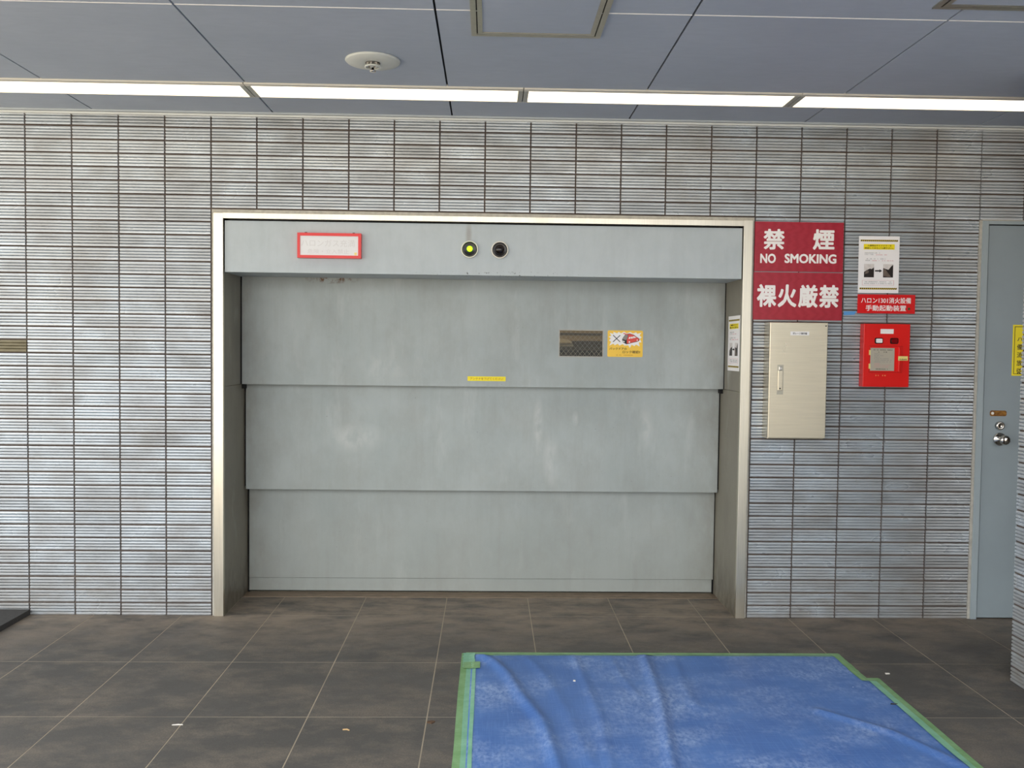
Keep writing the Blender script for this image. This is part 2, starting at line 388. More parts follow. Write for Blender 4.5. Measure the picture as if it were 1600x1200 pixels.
def tile_mesh(wd, ht, mat='tile'):
    k = (round(wd, 4), round(ht, 4), mat)
    if k not in TMESH:
        bm = ribbed_tile_bm(wd, ht); me = bpy.data.meshes.new('tile'); bm.to_mesh(me); bm.free(); me.materials.append(M[mat]); TMESH[k] = me
    return TMESH[k]
# joints as laid, a few millimetres off the nominal pitch
OFF = dict(enumerate([1, 1, 2, 2, 2, 0, 0, 0, -2, -3, -4, -4, -4, -4, -5, -4, -3, -2, 0, 3, 6, 8]))
def jx(j): return (j-4)*PX + OFF.get(j, 1 if j < 0 else 8)*0.001
def row_z(r):
    z1 = Z0-(r-1)*PZ; z0 = Z0-r*PZ
    return max(z0, -0.004), min(z1, ZC-0.012)
GAP = 0.0078
def lay(parent, cols, rows, x_last=None):
    for c in cols:
        for r in rows:
            z0, z1 = row_z(r)
            x0, x1 = jx(c), jx(c+1)
            if x_last and c == cols[-1]: x1 = x_last
            me = tile_mesh(x1-x0-GAP, z1-z0-GAP, 'tile_odd' if (c, r) == (-1, 17) else 'tile')
            o = bpy.data.objects.new('tile', me)
            j = random.uniform(-0.0008, 0.0008)
            link(o, parent, ((x0+x1)/2, j, (z0+z1)/2+random.uniform(-.0005, .0005)))
            o.rotation_euler = (random.uniform(-.006, .006), 0, random.uniform(-.004, .004))
            if (c, r) == (-1, 17): o['label'] = 'olive brown ribbed replacement tile'
def field(parent, cols, rows, xf=None):
    """tiles beyond the picture, joined"""
    bm = bmesh.new()
    for c in cols:
        for r in rows:
            z0, z1 = row_z(r); x0, x1 = jx(c), jx(c+1)
            t = ribbed_tile_bm(x1-x0-GAP, z1-z0-GAP)
            for v in t.verts: v.co += Vector(((x0+x1)/2, 0, (z0+z1)/2))
            me = bpy.data.meshes.new('tmp'); t.to_mesh(me); t.free(); bm.from_mesh(me); bpy.data.meshes.remove(me)
    if xf:
        for v in bm.verts: v.co = xf(v.co)
    return tag(obj('tile_field', bm, 'tile', parent), kind='stuff')
GB = 0.0085     # grout face sits this far behind the tile face
wl = tag(obj('wall_left', bxs((-3.6, jx(4), GB, 0.30, -0.05, ZC+0.02)), 'grout', loc=Vector((0, 0, 0))), 'grey ribbed tile wall between the mat and the lift door', kind='structure')
lay(wl, range(-1, 4), range(0, 38))
field(wl, range(-10, -1), range(0, 38))
wm = tag(obj('wall_middle', bxs((jx(4), jx(16), GB, 0.30, 2.098, ZC+0.02)), 'grout', loc=Vector((0, 0, 0))), 'grey ribbed tile band above the lift door', kind='structure')
lay(wm, range(4, 16), range(0, 7))
wr = tag(obj('wall_right', bxs((jx(16), 4.008, GB, 0.30, -0.05, ZC+0.02), (4.008, 4.93, GB, 0.30, 2.118, ZC+0.02), (4.93, 7.4, GB, 0.30, -0.05, ZC+0.02)), 'grout', loc=Vector((0, 0, 0))), 'grey ribbed tile wall carrying the red signs', kind='structure')
lay(wr, range(16, 21), range(0, 38), x_last=4.006)
lay(wr, range(21, 23), range(0, 7))
field(wr, range(23, 25), range(0, 7)); field(wr, range(25, 35), range(0, 38))
# side wall that comes towards the viewer, its end towards the steel door
SX, SY = 3.713, -0.90
ws = tag(obj('wall_side', bxs((SX+GB, SX+0.40, -8.0, SY, -0.05, ZC+0.02)), 'grout', loc=Vector((0, 0, 0))), 'ribbed tile side wall standing in front of the steel door', kind='structure')
side_rot = math.radians(-90)     # local x -> -y, local front (-y) -> -x
for c in range(0, 2):
    for r in range(0, 38):
        z0, z1 = row_z(r)
        o = bpy.data.objects.new('tile', tile_mesh(PX-GAP, z1-z0-GAP)); link(o, ws, (SX, SY-(c+0.5)*PX-0.002, (z0+z1)/2)); o.rotation_euler = (0, random.uniform(-.004, .004), side_rot)
def to_side(v):
    return Vector((SX+v.y, SY-(v.x-jx(22))-2*PX-0.002, v.z))
field(ws, range(22, 50), range(0, 38), to_side)
# far right end of the passage, and the outside street
tag(obj('wall_end', bxs((7.4, 7.6, -8.0, 0.3, -0.05, ZC+0.02)), 'grout'), 'plain wall closing the passage behind the side wall', kind='structure')
tag(obj('ground', bxs((-60, 60, -90, 40, -0.30, -0.06)), 'asphalt'), 'pale street surface outside the covered forecourt', kind='structure')

# ------------------------------------------------------------------ floor
FW, FX = 0.45565, 0.30294
YR = [0.362, 0.010, -0.70, -1.30, -1.93, -2.56, -3.19, -3.82, -4.45, -5.08, -5.71, -6.34]
fl = tag(obj('floor', bxs((-3.6, 7.4, -8.0, 0.30, -0.06, -0.0008), (JL-0.01, JR+0.01, 0.29, 0.50, -0.06, -0.0008)), 'floor_grout', loc=Vector((0, 0, 0))), 'dark grey stone tile floor with pale joints', kind='structure')
FM = {}
def floor_tile(x0, x1, y0, y1):
    g = 0.0024
    k = (round(x1-x0, 3), round(y1-y0, 3))
    if k not in FM:
        bm = bmesh.new(); box(bm, -(x1-x0)/2+g, (x1-x0)/2-g, -(y1-y0)/2+g, (y1-y0)/2-g, -0.012, 0.0)
        me = bpy.data.meshes.new('floor_tile'); bmesh.ops.recalc_face_normals(bm, faces=bm.faces); bm.to_mesh(me); bm.free(); me.materials.append(M['floor']); FM[k] = me
    o = bpy.data.objects.new('floor_tile', FM[k]); link(o, fl, ((x0+x1)/2, (y0+y1)/2, random.uniform(-.0003, .0003)))
for a, b in zip(YR, YR[1:]):
    for n in range(-8, 15):
        x0, x1 = FX+n*FW, FX+(n+1)*FW
        if a > 0.2:
            x0, x1 = max(x0, JL), min(x1, JR)
            if x1-x0 < 0.03: continue
        floor_tile(x0, x1, b, a)

# ------------------------------------------------------------------ ceiling
UC, XC = 0.91295, 1.23423
ce = tag(obj('ceiling', bxs((-2.3, 7.4, -3.3, 0.62, ZC+0.012, ZC+0.20)), 'black', loc=Vector((0, 0, 0))), 'blue grey panelled ceiling with dark joints', kind='structure')
LY0, LY1 = -0.545, -0.318          # slot of the strip lights
ROWS = [(0.0, LY1, 0), (LY0, -1.4825, 0), (-1.4855, -3.3, 1)]
PM = {}
for n in range(-6, 7):
    x0, x1 = max(XC+n*UC, -2.3)+0.0042, min(XC+(n+1)*UC, 7.4)-0.0042
    if x1-x0 < .05: continue
    for y1, y0, _ in ROWS:
        k = (round(x1-x0, 3), round(y1-y0, 3))
        if k not in PM:
            bm = bmesh.new(); box(bm, -(x1-x0)/2, (x1-x0)/2, -(y1-y0)/2, (y1-y0)/2, 0, 0.011); bmesh.ops.recalc_face_normals(bm, faces=bm.faces)
            me = bpy.data.meshes.new('ceiling_panel'); bm.to_mesh(me); bm.free(); me.materials.append(M['ceil']); PM[k] = me
        o = bpy.data.objects.new('ceiling_panel', PM[k]); link(o, ce, ((x0+x1)/2, (y0+y1)/2, ZC))
    for yy in (-1.484,):
        obj('joint_bead', bxs((x0, x1, yy-0.0024, yy+0.0024, ZC-0.002, ZC+0.006)), 'white', ce)
# wall-top angle: two strips with a shadow groove
tr = tag(obj('trim_1', bxs((-3.6, 7.4, -0.022, 0.008, ZC-0.010, ZC-0.0005), (-3.6, 7.4, -0.010, 0.008, ZC-0.0125, ZC-0.010)), 'trim_dark', loc=Vector((0, 0, ZC))), 'pale metal angle along the top of the tiled wall', kind='structure')
obj('cover_strip', bxs((-3.6, 7.4, -0.018, 0.008, ZC-0.0225, ZC-0.0125)), 'trim', tr)

# strip lights in the ceiling slot
ends = [-2.243, -0.966, 0.311, 1.583, 2.866, 4.143]
lab = ['ceiling strip light running off over the mat', 'ceiling strip light over the left tiled wall', 'ceiling strip light over the red framed gas warning box', 'ceiling strip light over the wired window and car sticker', 'ceiling strip light over the red no smoking signs']
for i, (a, b) in enumerate(zip(ends, ends[1:])):
    t = thing('strip_light', 'long cream '+lab[i], 'ceiling light', ((a+b)/2, (LY0+LY1)/2, ZC), 'strip lights in the ceiling')
    a += 0.002; b -= 0.002; z = ZC
    obj('housing', bxs((a, b, LY0+0.002, LY0+0.034, z-0.007, z+0.010), (a, b, LY1-0.009, LY1-0.002, z-0.007, z+0.010), (a, b, LY0+0.034, LY1-0.009, z+0.002, z+0.010)), 'lamp_body', t)
    obj('diffuser', bxs((a+0.024, b-0.024, LY0+0.039, LY1-0.011, z-0.006, z+0.0015)), 'lamp', t)
    for e0, e1 in ((a, a+0.022), (b-0.022, b)): obj('end_cap', bxs((e0, e1, LY0+0.036, LY1-0.0095, z-0.0075, z+0.0015)), 'lamp_end', t)

# sprinkler
sc = (0.942, -0.900, ZC)
t = thing('sprinkler_head', 'round white ceiling sprinkler plate with small metal head', 'sprinkler', sc)
obj('cover_plate', lathe([(0.1, 0), (0.113, 0.0), (0.114, 0.004), (0.108, 0.010), (0.04, 0.0135), (0.034, 0.012)], 'z', sc, 48), 'disc', t, True)
obj('recess', lathe([(0.010, 0.0122), (0.031, 0.0122), (0.031, 0.0138), (0.010, 0.0140)], 'z', sc, 24), 'dark_hood', t)
bm = bmesh.new()
for i in range(6):
    a = i*math.pi/3+0.3; c, s = math.cos(a), math.sin(a)
    box(bm, sc[0]+c*0.022-0.004, sc[0]+c*0.022+0.004, sc[1]+s*0.022-0.004, sc[1]+s*0.022+0.004, ZC-0.026, ZC-0.0135)
obj('cage', bm, 'chrome', t)
obj('ring', lathe([(0.026, 0.024), (0.033, 0.024), (0.034, 0.029), (0.026, 0.031)], 'z', sc, 24, True), 'disc', t, True)
obj('deflector', lathe([(0.004, 0.03), (0.006, 0.040), (0.013, 0.042), (0.013, 0.047), (0.004, 0.049)], 'z', sc, 16), 'chrome', t, True)

# access hatches
def hatch(x0, x1, y0, y1, label):
    t = thing('access_hatch', label, 'hatch', ((x0+x1)/2, (y0+y1)/2, ZC))
    P = Plane((0, 0, ZC), (1, 0, 0), (0, 1, 0), (0, 0, -1))
    obj('outer_frame', frame_bm(P, (x0, x1, y0, y1), (x0+.020, x1-.020, y0+.020, y1-.020), 0, 0.006), 'alu', t)
    obj('gap', frame_bm(P, (x0+.020, x1-.020, y0+.020, y1-.020), (x0+.0245, x1-.0245, y0+.0245, y1-.0245), 0, 0.0015), 'black', t)
    obj('inner_frame', frame_bm(P, (x0+.0245, x1-.0245, y0+.0245, y1-.0245), (x0+.042, x1-.042, y0+.042, y1-.042), 0, 0.007), 'alu', t)
    obj('lid', slab(P, rect(x0+.042, x1-.042, y0+.042, y1-.042), 0, 0.004), 'ceil', t)
hatch(1.358, 1.846, -1.725, -1.236, 'square metal framed ceiling hatch above the pair of signal lamps')
hatch(2.945, 3.433, -2.09, -1.602, 'square metal framed ceiling hatch near the tiled side wall')

# ------------------------------------------------------------------ lift door surround
fr = tag(obj('trim_2', bxs((0.017, JL, -0.014, 0.012, 0, 2.092), (JR, 2.803, -0.014, 0.012, 0, 2.094), (JL, JR, -0.014, 0.012, OPEN_T, 2.093), bevel=0.0012), 'steel'), 'stainless steel surround framing the wide grey lift door', kind='structure')
obj('caulking', bxs((0.006, 0.017, -0.002, 0.02, 0, 2.099), (2.803, 2.813, -0.002, 0.02, 0, 2.101), (0.006, 2.813, -0.004, 0.02, 2.0935, 2.1105)), 'caulk', fr)
for nm, x0, x1 in (('reveal', 0.02, JL), ('reveal', JR, 2.80)):
    obj(nm, bxs((x0, x1, 0.012, 0.314, 1.20, HEAD_B+0.02), (x0, x1, 0.012, 0.60, 0.0, 1.1985)), 'jamb', fr)
obj('reveal_back', bxs((0.02, JL+0.001, 0.314, 0.60, 1.2, HEAD_B+.3), (JR-0.001, 2.80, 0.314, 0.60, 1.2, HEAD_B+.3)), 'black', fr)
hd = tag(bpy.data.objects.new('trim_3', None), 'pale blue grey header panel above the lift door', kind='structure'); link(hd, None, (1.41, 0.16, HEAD_B))
obj('face', bxs((JL+0.005, JR-0.004, 0.0, 0.02, HEAD_B, OPEN_T-0.009), bevel=0.001), 'header', hd)
obj('soffit', bxs((JL+0.001, JR-0.001, 0.02, 0.314, HEAD_B+0.0005, HEAD_B+0.012)), 'header', hd)
obj('gap', bxs((JL, JR, 0.012, 0.03, OPEN_T-0.03, OPEN_T+0.01), (JL, JL+0.02, 0.012, 0.03, HEAD_B+.02, OPEN_T), (JR-0.02, JR, 0.012, 0.03, HEAD_B+.02, OPEN_T)), 'black', hd)

# ------------------------------------------------------------------ lift door
dr = tag(bpy.data.objects.new('door_1', None), 'pale grey three panel sliding lift door with small wired window', kind='structure'); link(dr, None, (1.41, P1Y+0.05, 0.0))
WX0, WX1, WZ0, WZ1 = 1.828, 2.0725, 1.3725, 1.5195
a, b = JL+0.005, JR-0.003
p1 = obj('panel', rects(WALLP(P1Y), [(a, WX0, 1.199, 2.0), (WX1, b, 1.199, 2.0), (WX0, WX1, 1.199, WZ0), (WX0, WX1, WZ1, 2.0)], -0.03, 0.0), 'door', dr)
bmx = bxs((JL+0.009, JR-0.008, P2Y, P2Y+0.03, 0.604, 1.26), bevel=0.0015); obj('panel', bmx, 'door', dr)
bmx = bxs((JL+0.011, JR-0.006, P3Y, P3Y+0.03, 0.0855, 0.68), bevel=0.0015); obj('panel', bmx, 'door', dr)
obj('bottom_rail', bxs((JL+0.010, JR-0.012, P3Y+0.006, P3Y+0.034, 0.0105, 0.0835), bevel=0.001), 'door', dr)
obj('bottom_gap', bxs((JL+0.003, JR-0.003, P3Y+0.030, P3Y+0.06, 0.001, 0.2)), 'black', dr)  # black block filling the dark gap under the bottom rail
for x0, x1 in ((JL+0.0005, JL+0.010), (JR-0.008, JR-0.0005)):
    obj('guide_gap', bxs((x0, x1, P1Y+0.006, P1Y+0.034, 1.21, 2.0), (x0, x1, P2Y+0.010, P2Y+0.034, 0.62, 1.2), (x0, x1, P3Y+0.01, P3Y+0.034, 0.0, 0.62)), 'black', dr)
    xm = (JL+0.0005, JL+0.016) if x0 < 1 else (JR-0.0165, JR-0.0005)
    obj('guide_shoe', bxs((*xm, P1Y+0.012, P1Y+0.058, 1.174, 1.1985)), 'black', dr)
# window sub-parts
Pw = WALLP(P1Y)
obj('window_trim', frame_bm(Pw, (WX0-.003, WX1+.003, WZ0-.003, WZ1+.003), (WX0+.002, WX1-.002, WZ0+.002, WZ1-.002), -0.012, 0.0015), 'caulk', p1)
obj('glass_pane', slab(Pw, rect(WX0, WX1, WZ0, WZ1), -0.014, -0.009), 'glass', p1)
bm = bmesh.new(); st = 0.0262; wth = 0.00042
Wd, Hh = WX1-WX0, WZ1-WZ0
k = -12
while k < 14:
    for sgn in (1, -1):
        # line u - sgn*v*0.86 = k*st, clipped to the pane
        pts = []
        for v in (0, Hh): pts.append((k*st + sgn*v*0.86, v))
        (u0, v0), (u1, v1) = pts
        def clip(u0, v0, u1, v1):
            t0, t1 = 0.0, 1.0; du = u1-u0
            lo, hi = sorted(((0-u0)/du, (Wd-u0)/du)); t0, t1 = max(t0, lo), min(t1, hi)
            return None if t0 >= t1 else (u0+du*t0, v0+(v1-v0)*t0, u0+du*t1, v0+(v1-v0)*t1)
        q = clip(u0, v0, u1, v1)
        if q:
            u0, v0, u1, v1 = q; d = Vector((u1-u0, v1-v0)).normalized(); nx, ny = -d.y*wth, d.x*wth
            poly(bm, Pw, [(WX0+u0+nx, WZ0+v0+ny), (WX0+u1+nx, WZ0+v1+ny), (WX0+u1-nx, WZ0+v1-ny), (WX0+u0-nx, WZ0+v0-ny)], -0.012, -0.011)
    k += 1
obj('wire_mesh', bm, 'wire', p1)
# worn sill plate
sl = obj('door_sill', bxs((JL, JR, 0.362, 0.452, -0.02, 0.0015), (JL, JR, 0.357, 0.362, -0.02, 0.003)), 'sill'); tag(sl, 'worn brown metal sill strip under the lift door', 'sill')

# inside of the lift, seen through the wired glass
inn = tag(obj('wall_inner', bxs((-0.3, 3.2, 3.6, 3.7, -0.3, 2.7), (-0.4, -0.3, 0.6, 3.7, -0.3, 2.7), (3.2, 3.3, 0.6, 3.7, -0.3, 2.7), (-0.4, 3.3, 0.6, 3.7, 2.7, 2.8), (-0.4, 3.3, 0.5, 3.7, -0.06, 0.0),
                                 (-0.4, 0.02, 0.5, 0.62, 0, 2.7), (2.8, 3.3, 0.5, 0.62, 0, 2.7), (0.02, 2.8, 0.5, 0.62, 2.0, 2.7)), 'inner'), 'dark walls inside the car lift', kind='structure')
tag(obj('lift_beam', bxs((-0.3, 3.2, 2.3, 2.42, 1.535, 1.60), (-0.3, 3.2, 2.33, 2.40, 1.475, 1.535), bevel=0.003), 'beam'), 'brown steel beam inside the lift behind the wired window', 'beam')
tag(obj('lift_crossbar', bxs((-0.295, 3.195, 2.6, 2.68, 1.40, 1.49), bevel=0.003), 'beam_dark'), 'dark brown crossbar behind the wired window under the beam', 'beam')
bm = slab(Plane((0, 1.5, 0), (1, 0, 0), (0, 0, 1), (0, -1, 0)), [(1.6, 1.431), (2.015, 1.431), (2.012, 1.45), (2.0, 1.467), (1.975, 1.478), (1.94, 1.483), (1.6, 1.484)], -0.25, 0)
bp = tag(obj('beige_panel', bm, 'beige'), 'pale beige rounded panel inside the lift behind the wired window', 'panel')
obj('groove', bxs((1.6, 2.010, 1.494, 1.50, 1.450, 1.4545)), 'beam_dark', bp)
pl = bpy.data.lights.new('lift_fill', 'POINT'); pl.energy = 13; pl.color = (1.0, 0.86, 0.62); pl.shadow_soft_size = 0.15  # unseen light added so the interior shows through the glass
plo = bpy.data.objects.new('lift_fill', pl); plo.location = (1.9, 1.2, 2.25); C.objects.link(plo)

# ------------------------------------------------------------------ signal lamps, gas warning box
for x, z, lb, m in ((1.331, 1.924, 'round signal lamp glowing green on the header panel', 'green_led'), (1.4873, 1.9235, 'round dark unlit signal lamp on the header panel', 'dark_lens')):
    t = thing('signal_lamp', lb, 'signal lamp', (x, 0, z-.045), 'signal lamps on the header')
    cc = (x, 0, z)
    obj('bezel', lathe([(0.038, 0.0), (0.0445, 0.0), (0.0445, 0.010), (0.043, 0.0125), (0.0395, 0.0125), (0.0385, 0.010)], 'y', cc, 40, True), 'lamp_body', t, True)
    obj('hood', lathe([(0.001, 0.002), (0.0384, 0.002), (0.0384, 0.010), (0.030, 0.0065), (0.001, 0.005)], 'y', cc, 32), 'dark_hood', t, True)
    r = 0.0145 if m == 'green_led' else 0.022
    obj('lens', lathe([(r, 0.004), (r, 0.010), (r*.85, 0.015), (r*.5, 0.019), (0.001, 0.020)], 'y', (x, 0, z+.003), 28), m, t, True)
P = WALLP(0.0)
t = thing('gas_warning_box', 'red framed white gas warning light box on the header panel', 'sign', (0.613, -0.02, 1.864))
gx0, gx1, gz0, gz1 = 0.448, 0.774, 1.867, 1.995
obj('frame', frame_bm(P, (gx0, gx1, gz0, gz1), (gx0+.014, gx1-.015, gz0+.014, gz1-.015), 0, 0.028), 'red_frame', t)
obj('face', slab(P, rect(gx0+.014, gx1-.015, gz0+.014, gz1-.015), 0, 0.024), 'milk', t)
text('ハロンガス充満', P, 0.468, 0.742, 1.925, 1.962, 'faint_print', t, 0.024, 0.0245)
text('危険・立入禁止', P, 0.500, 0.712, 1.889, 1.913, 'faint_print', t, 0.024, 0.0245)
obj('sticker', slab(P, rect(0.739, 0.752, 1.884, 1.897), 0.024, 0.0246), 'cream', t)
for u in (0.49, 0.735): obj('hook', bxs((u-.006, u+.006, -0.02, -0.008, gz1, gz1+.004)), 'dark_hood', t)

# ------------------------------------------------------------------ stickers on the door
t = thing('yellow_label', 'narrow yellow label with brown print near the lower edge of the top door panel', 'label', (1.425, P1Y, 1.231))
obj('strip', slab(Pw, rect(1.319, 1.531, 1.2305, 1.256), 0, 0.0006), 'yellow', t)
text('アンテナを下げてください', Pw, 1.333, 1.517, 1.236, 1.250, 'ochre_print', t, 0.0006, 0.0009, 0.01)
t = thing('car_sticker', 'yellow sticker with red car and black cross beside the wired window', 'sticker', (2.196, P1Y, 1.373))
SX0, SX1, SZ0, SZ1 = 2.0975, 2.2955, 1.3735, 1.5215
def sk(px, py): return (SX0+(px-888)/(1450-888)*(SX1-SX0), SZ1-(py-158)/(580-158)*(SZ1-SZ0))
obj('backing', slab(Pw, rrect(SX0, SX1, SZ0, SZ1, 0.008), 0, 0.0006), 'amber', t)
burst = [(920, 400), (945, 340), (912, 320), (940, 285), (905, 262), (945, 245), (918, 200), (985, 215), (975, 182), (1040, 205), (1065, 180), (1100, 205), (1150, 178), (1190, 205), (1250, 182), (1290, 205), (1340, 185), (1360, 210), (1425, 190), (1395, 235), (1430, 265), (1400, 290), (1428, 345), (1385, 345), (1400, 410), (1340, 380), (1320, 405), (1270, 385), (1245, 435), (1215, 392), (1160, 400), (1130, 375), (1080, 400), (1050, 370), (1005, 395), (980, 370)]
obj('burst', slab(Pw, [sk(*p) for p in burst], 0.0006, 0.0009), 'white', t)
def bar(p, q, wd):
    d = Vector((q[0]-p[0], q[1]-p[1])).normalized()*wd; n = (-d.y, d.x)
    return [sk(p[0]+n[0], p[1]+n[1]), sk(q[0]+n[0], q[1]+n[1]), sk(q[0]-n[0], q[1]-n[1]), sk(p[0]-n[0], p[1]-n[1])]
bm = bmesh.new(); poly(bm, Pw, bar((975, 235), (1088, 342), 6), 0.0009, 0.0012); poly(bm, Pw, bar((1088, 235), (975, 342), 6), 0.0009, 0.00121); obj('cross', bm, 'black_print', t)
obj('car_outline', slab(Pw, [sk(*p) for p in [(1118, 298), (1148, 250), (1175, 215), (1240, 205), (1305, 225), (1345, 255), (1398, 290), (1392, 320), (1360, 335), (1250, 362), (1190, 378), (1130, 345)]], 0.0009, 0.0011), 'black_print', t)
obj('car_body', slab(Pw, [sk(*p) for p in [(1195, 300), (1215, 255), (1212, 218), (1245, 212), (1302, 231), (1342, 260), (1390, 292), (1385, 315), (1355, 328), (1250, 355), (1195, 365)]], 0.0011, 0.0013), 'car_red', t)
obj('car_rear', slab(Pw, [sk(*p) for p in [(1124, 298), (1152, 254), (1176, 222), (1205, 222), (1210, 255), (1192, 300), (1180, 312)]], 0.0011, 0.0013), 'car_grey', t)
obj('car_hatch', slab(Pw, [sk(*p) for p in [(1130, 208), (1145, 198), (1185, 212), (1215, 216), (1212, 226), (1170, 222)]], 0.0013, 0.0015), 'car_red', t)
for i, q in enumerate(([(1220, 290), (1232, 262), (1255, 258), (1252, 288)], [(1260, 287), (1263, 256), (1285, 256), (1290, 283)], [(1296, 280), (1290, 250), (1312, 248), (1345, 270)], [(1128, 320), (1160, 330), (1160, 345), (1130, 338)], [(1222, 335), (1240, 325), (1248, 345), (1232, 358)], [(1350, 305), (1364, 298), (1368, 318), (1355, 325)])):
    obj('car_window' if i < 3 else ('car_bumper' if i == 3 else 'car_wheel'), slab(Pw, [sk(*p) for p in q], 0.0013, 0.0015), 'white', t)
text('バックドアの', Pw, sk(920, 0)[0], sk(1195, 0)[0], sk(0, 470)[1], sk(0, 430)[1], 'brown_print', t, 0.0006, 0.0009, 0.015)
text('ロック確認!!', Pw, sk(1132, 0)[0], sk(1410, 0)[0], sk(0, 522)[1], sk(0, 478)[1], 'brown_print', t, 0.0006, 0.0009, 0.015)
obj('small_print', dashes(Pw, sk(1030, 0)[0], sk(1295, 0)[0], sk(0, 548)[1], 0.006, 4, 0.0006, 0.0009), 'ochre_print', t)

# ------------------------------------------------------------------ red signs
P = WALLP(-0.0015)
t = thing('no_smoking_sign', 'crimson no smoking board with white lettering beside the lift door', 'sign', (3.048, -0.005, 1.832))
obj('board', slab(P, rect(2.8155, 3.281, 1.8325, 2.0895), 0, 0.010), 'crimson', t)
text('禁', P, 2.860, 2.971, 1.945, 2.052, 'white', t, 0.010, 0.0108, 0.03)
text('煙', P, 3.120, 3.234, 1.947, 2.054, 'white', t, 0.010, 0.0108, 0.03)
text('NO', P, 2.845, 2.927, 1.874, 1.924, 'white', t, 0.010, 0.0108, 0.035)
text('SMOKING', P, 2.973, 3.246, 1.876, 1.925, 'white', t, 0.010, 0.0108, 0.035)
t = thing('open_flame_sign', 'crimson board with four white characters above the stainless control box', 'sign', (3.048, -0.005, 1.58))
obj('board', slab(P, rect(2.814, 3.282, 1.5805, 1.8275), 0, 0.010), 'crimson', t)
for ch, u0, u1 in (('裸', 2.832, 2.934), ('火', 2.942, 3.041), ('厳', 3.050, 3.153), ('禁', 3.160, 3.264)):
    text(ch, P, u0, u1, 1.646, 1.765, 'white', t, 0.010, 0.0108, 0.034)
P = WALLP(-0.0015)
t = thing('halon_plate', 'bright red plate with two lines of white lettering above the red fire box', 'sign', (3.519, -0.005, 1.62))
obj('board', slab(P, rect(3.367, 3.671, 1.6205, 1.7195), 0, 0.006), 'red_plate', t)
text('ハロン1301消火設備', P, 3.384, 3.649, 1.673, 1.704, 'white', t, 0.006, 0.0066, 0.012)
text('手動起動装置', P, 3.409, 3.624, 1.633, 1.664, 'white', t, 0.006, 0.0066, 0.014)
obj('green_dot', lathe([(0.007, 0), (0.007, 0.008), (0.001, 0.009)], 'y', (3.639, -0.0005, 1.646), 12), 'dot_green', t)

# ------------------------------------------------------------------ posters
def poster(P, W, H, label, loc, seed):
    t = thing('paper_notice', label, 'notice', loc)
    w0, w1, w2 = 0.0, 0.0008, 0.0011
    obj('sheet', slab(P, rect(0, W, 0, H), w0, w1), 'paper', t)
    for v in (H*0.905, H*0.062):
        obj('hazard_band', slab(P, rect(W*.04, W*.96, v, v+H*.030), w1, w2), 'hazard', t)
        bm = bmesh.new(); n = 19; s = W*.92/n
        for i in range(n):
            u = W*.04+i*s; poly(bm, P, [(u, v), (u+s*.55, v), (u+s, v+H*.030), (u+s*.45, v+H*.030)], w2, w2+.0002)
        obj('hazard_stripes', bm, 'black_print', t)
    obj('yellow_box', slab(P, rect(W*.12, W*.88, H*.765, H*.86), w1, w2), 'yellow', t)
    text('入庫時はサイドミラーを', P, W*.21, W*.80, H*.818, H*.848, 'black_print', t, w2, w2+.0003, 0.01)
    text('格納してからご入庫下さい。', P, W*.145, W*.85, H*.775, H*.805, 'black_print', t, w2, w2+.0003, 0.01)
    for u0, u1, v, m, k in ((.15, .52, .705, 'grey_print', 1), (.15, .36, .678, 'grey_print', 2), (.40, .70, .674, 'pink_print', 3), (.15, .66, .602, 'grey_print', 4), (.15, .30, .575, 'grey_print', 5), (.33, .86, .571, 'pink_print', 6), (.17, .82, .198, 'grey_print', 7), (.15, .84, .168, 'grey_print', 8)):
        obj('small_print', dashes(P, W*u0, W*u1, H*v, H*.016, seed+k, w1, w2), m, t)
    for u0 in (.14, .61):
        u1 = u0+.245; v0, v1 = .275, .51
        ph = obj('photo', slab(P, rect(W*u0, W*u1, H*v0, H*v1), w1, w2), 'photo_sky', t)
        pts = [(u0, v0), (u1, v0), (u1, .45), (u1-.06, .42), (u0+.14, .43), (u0+.07, .40), (u0, .37)] if u0 < .3 else [(u0, v0), (u1, v0), (u1, .50), (u1-.05, .47), (u0+.13, .41), (u0, .44)]
        obj('photo_shadow', slab(P, [(W*a, H*b) for a, b in pts], w2, w2+.0002), 'photo_dark', ph)
        pts = [(u0+.02, .33), (u0+.11, .35), (u0+.12, .39), (u0+.05, .40)] if u0 < .3 else [(u0+.01, .30), (u0+.11, v0+.01), (u0+.20, v0+.01), (u0+.05, .42), (u0+.01, .42)]
        obj('photo_car', slab(P, [(W*a, H*b) for a, b in pts], w2+.0002, w2+.0004), 'photo_mid', ph)
    obj('arrow', slab(P, [(W*a, H*b) for a, b in ((.41, .378), (.52, .378), (.52, .362), (.585, .39), (.52, .418), (.52, .402), (.41, .402))], w1, w2+.0002), 'black_print', t)
    bm = frame_bm(P, (W*.10, W*.88, H*.135, H*.225), (W*.106, W*.874, H*.138, H*.222), w1, w2); obj('red_outline', bm, 'pink_print', t)
    return t
poster(Plane((3.3675, -0.0015, 1.727), (1, 0, 0.003), (-0.004, 0, 1), (0, -1, 0)), 0.2155, 0.297, 'white paper notice with two photos above the red plate on the tiled wall', (3.475, -0.002, 1.727), 20)
poster(Plane((JR-0.0005, 0.248, 1.307), (0, -1, 0), (0, 0, 1), (-1, 0, 0)), 0.230, 0.296, 'white paper notice stuck on the inner side of the door surround', (JR-0.001, 0.133, 1.307), 60)

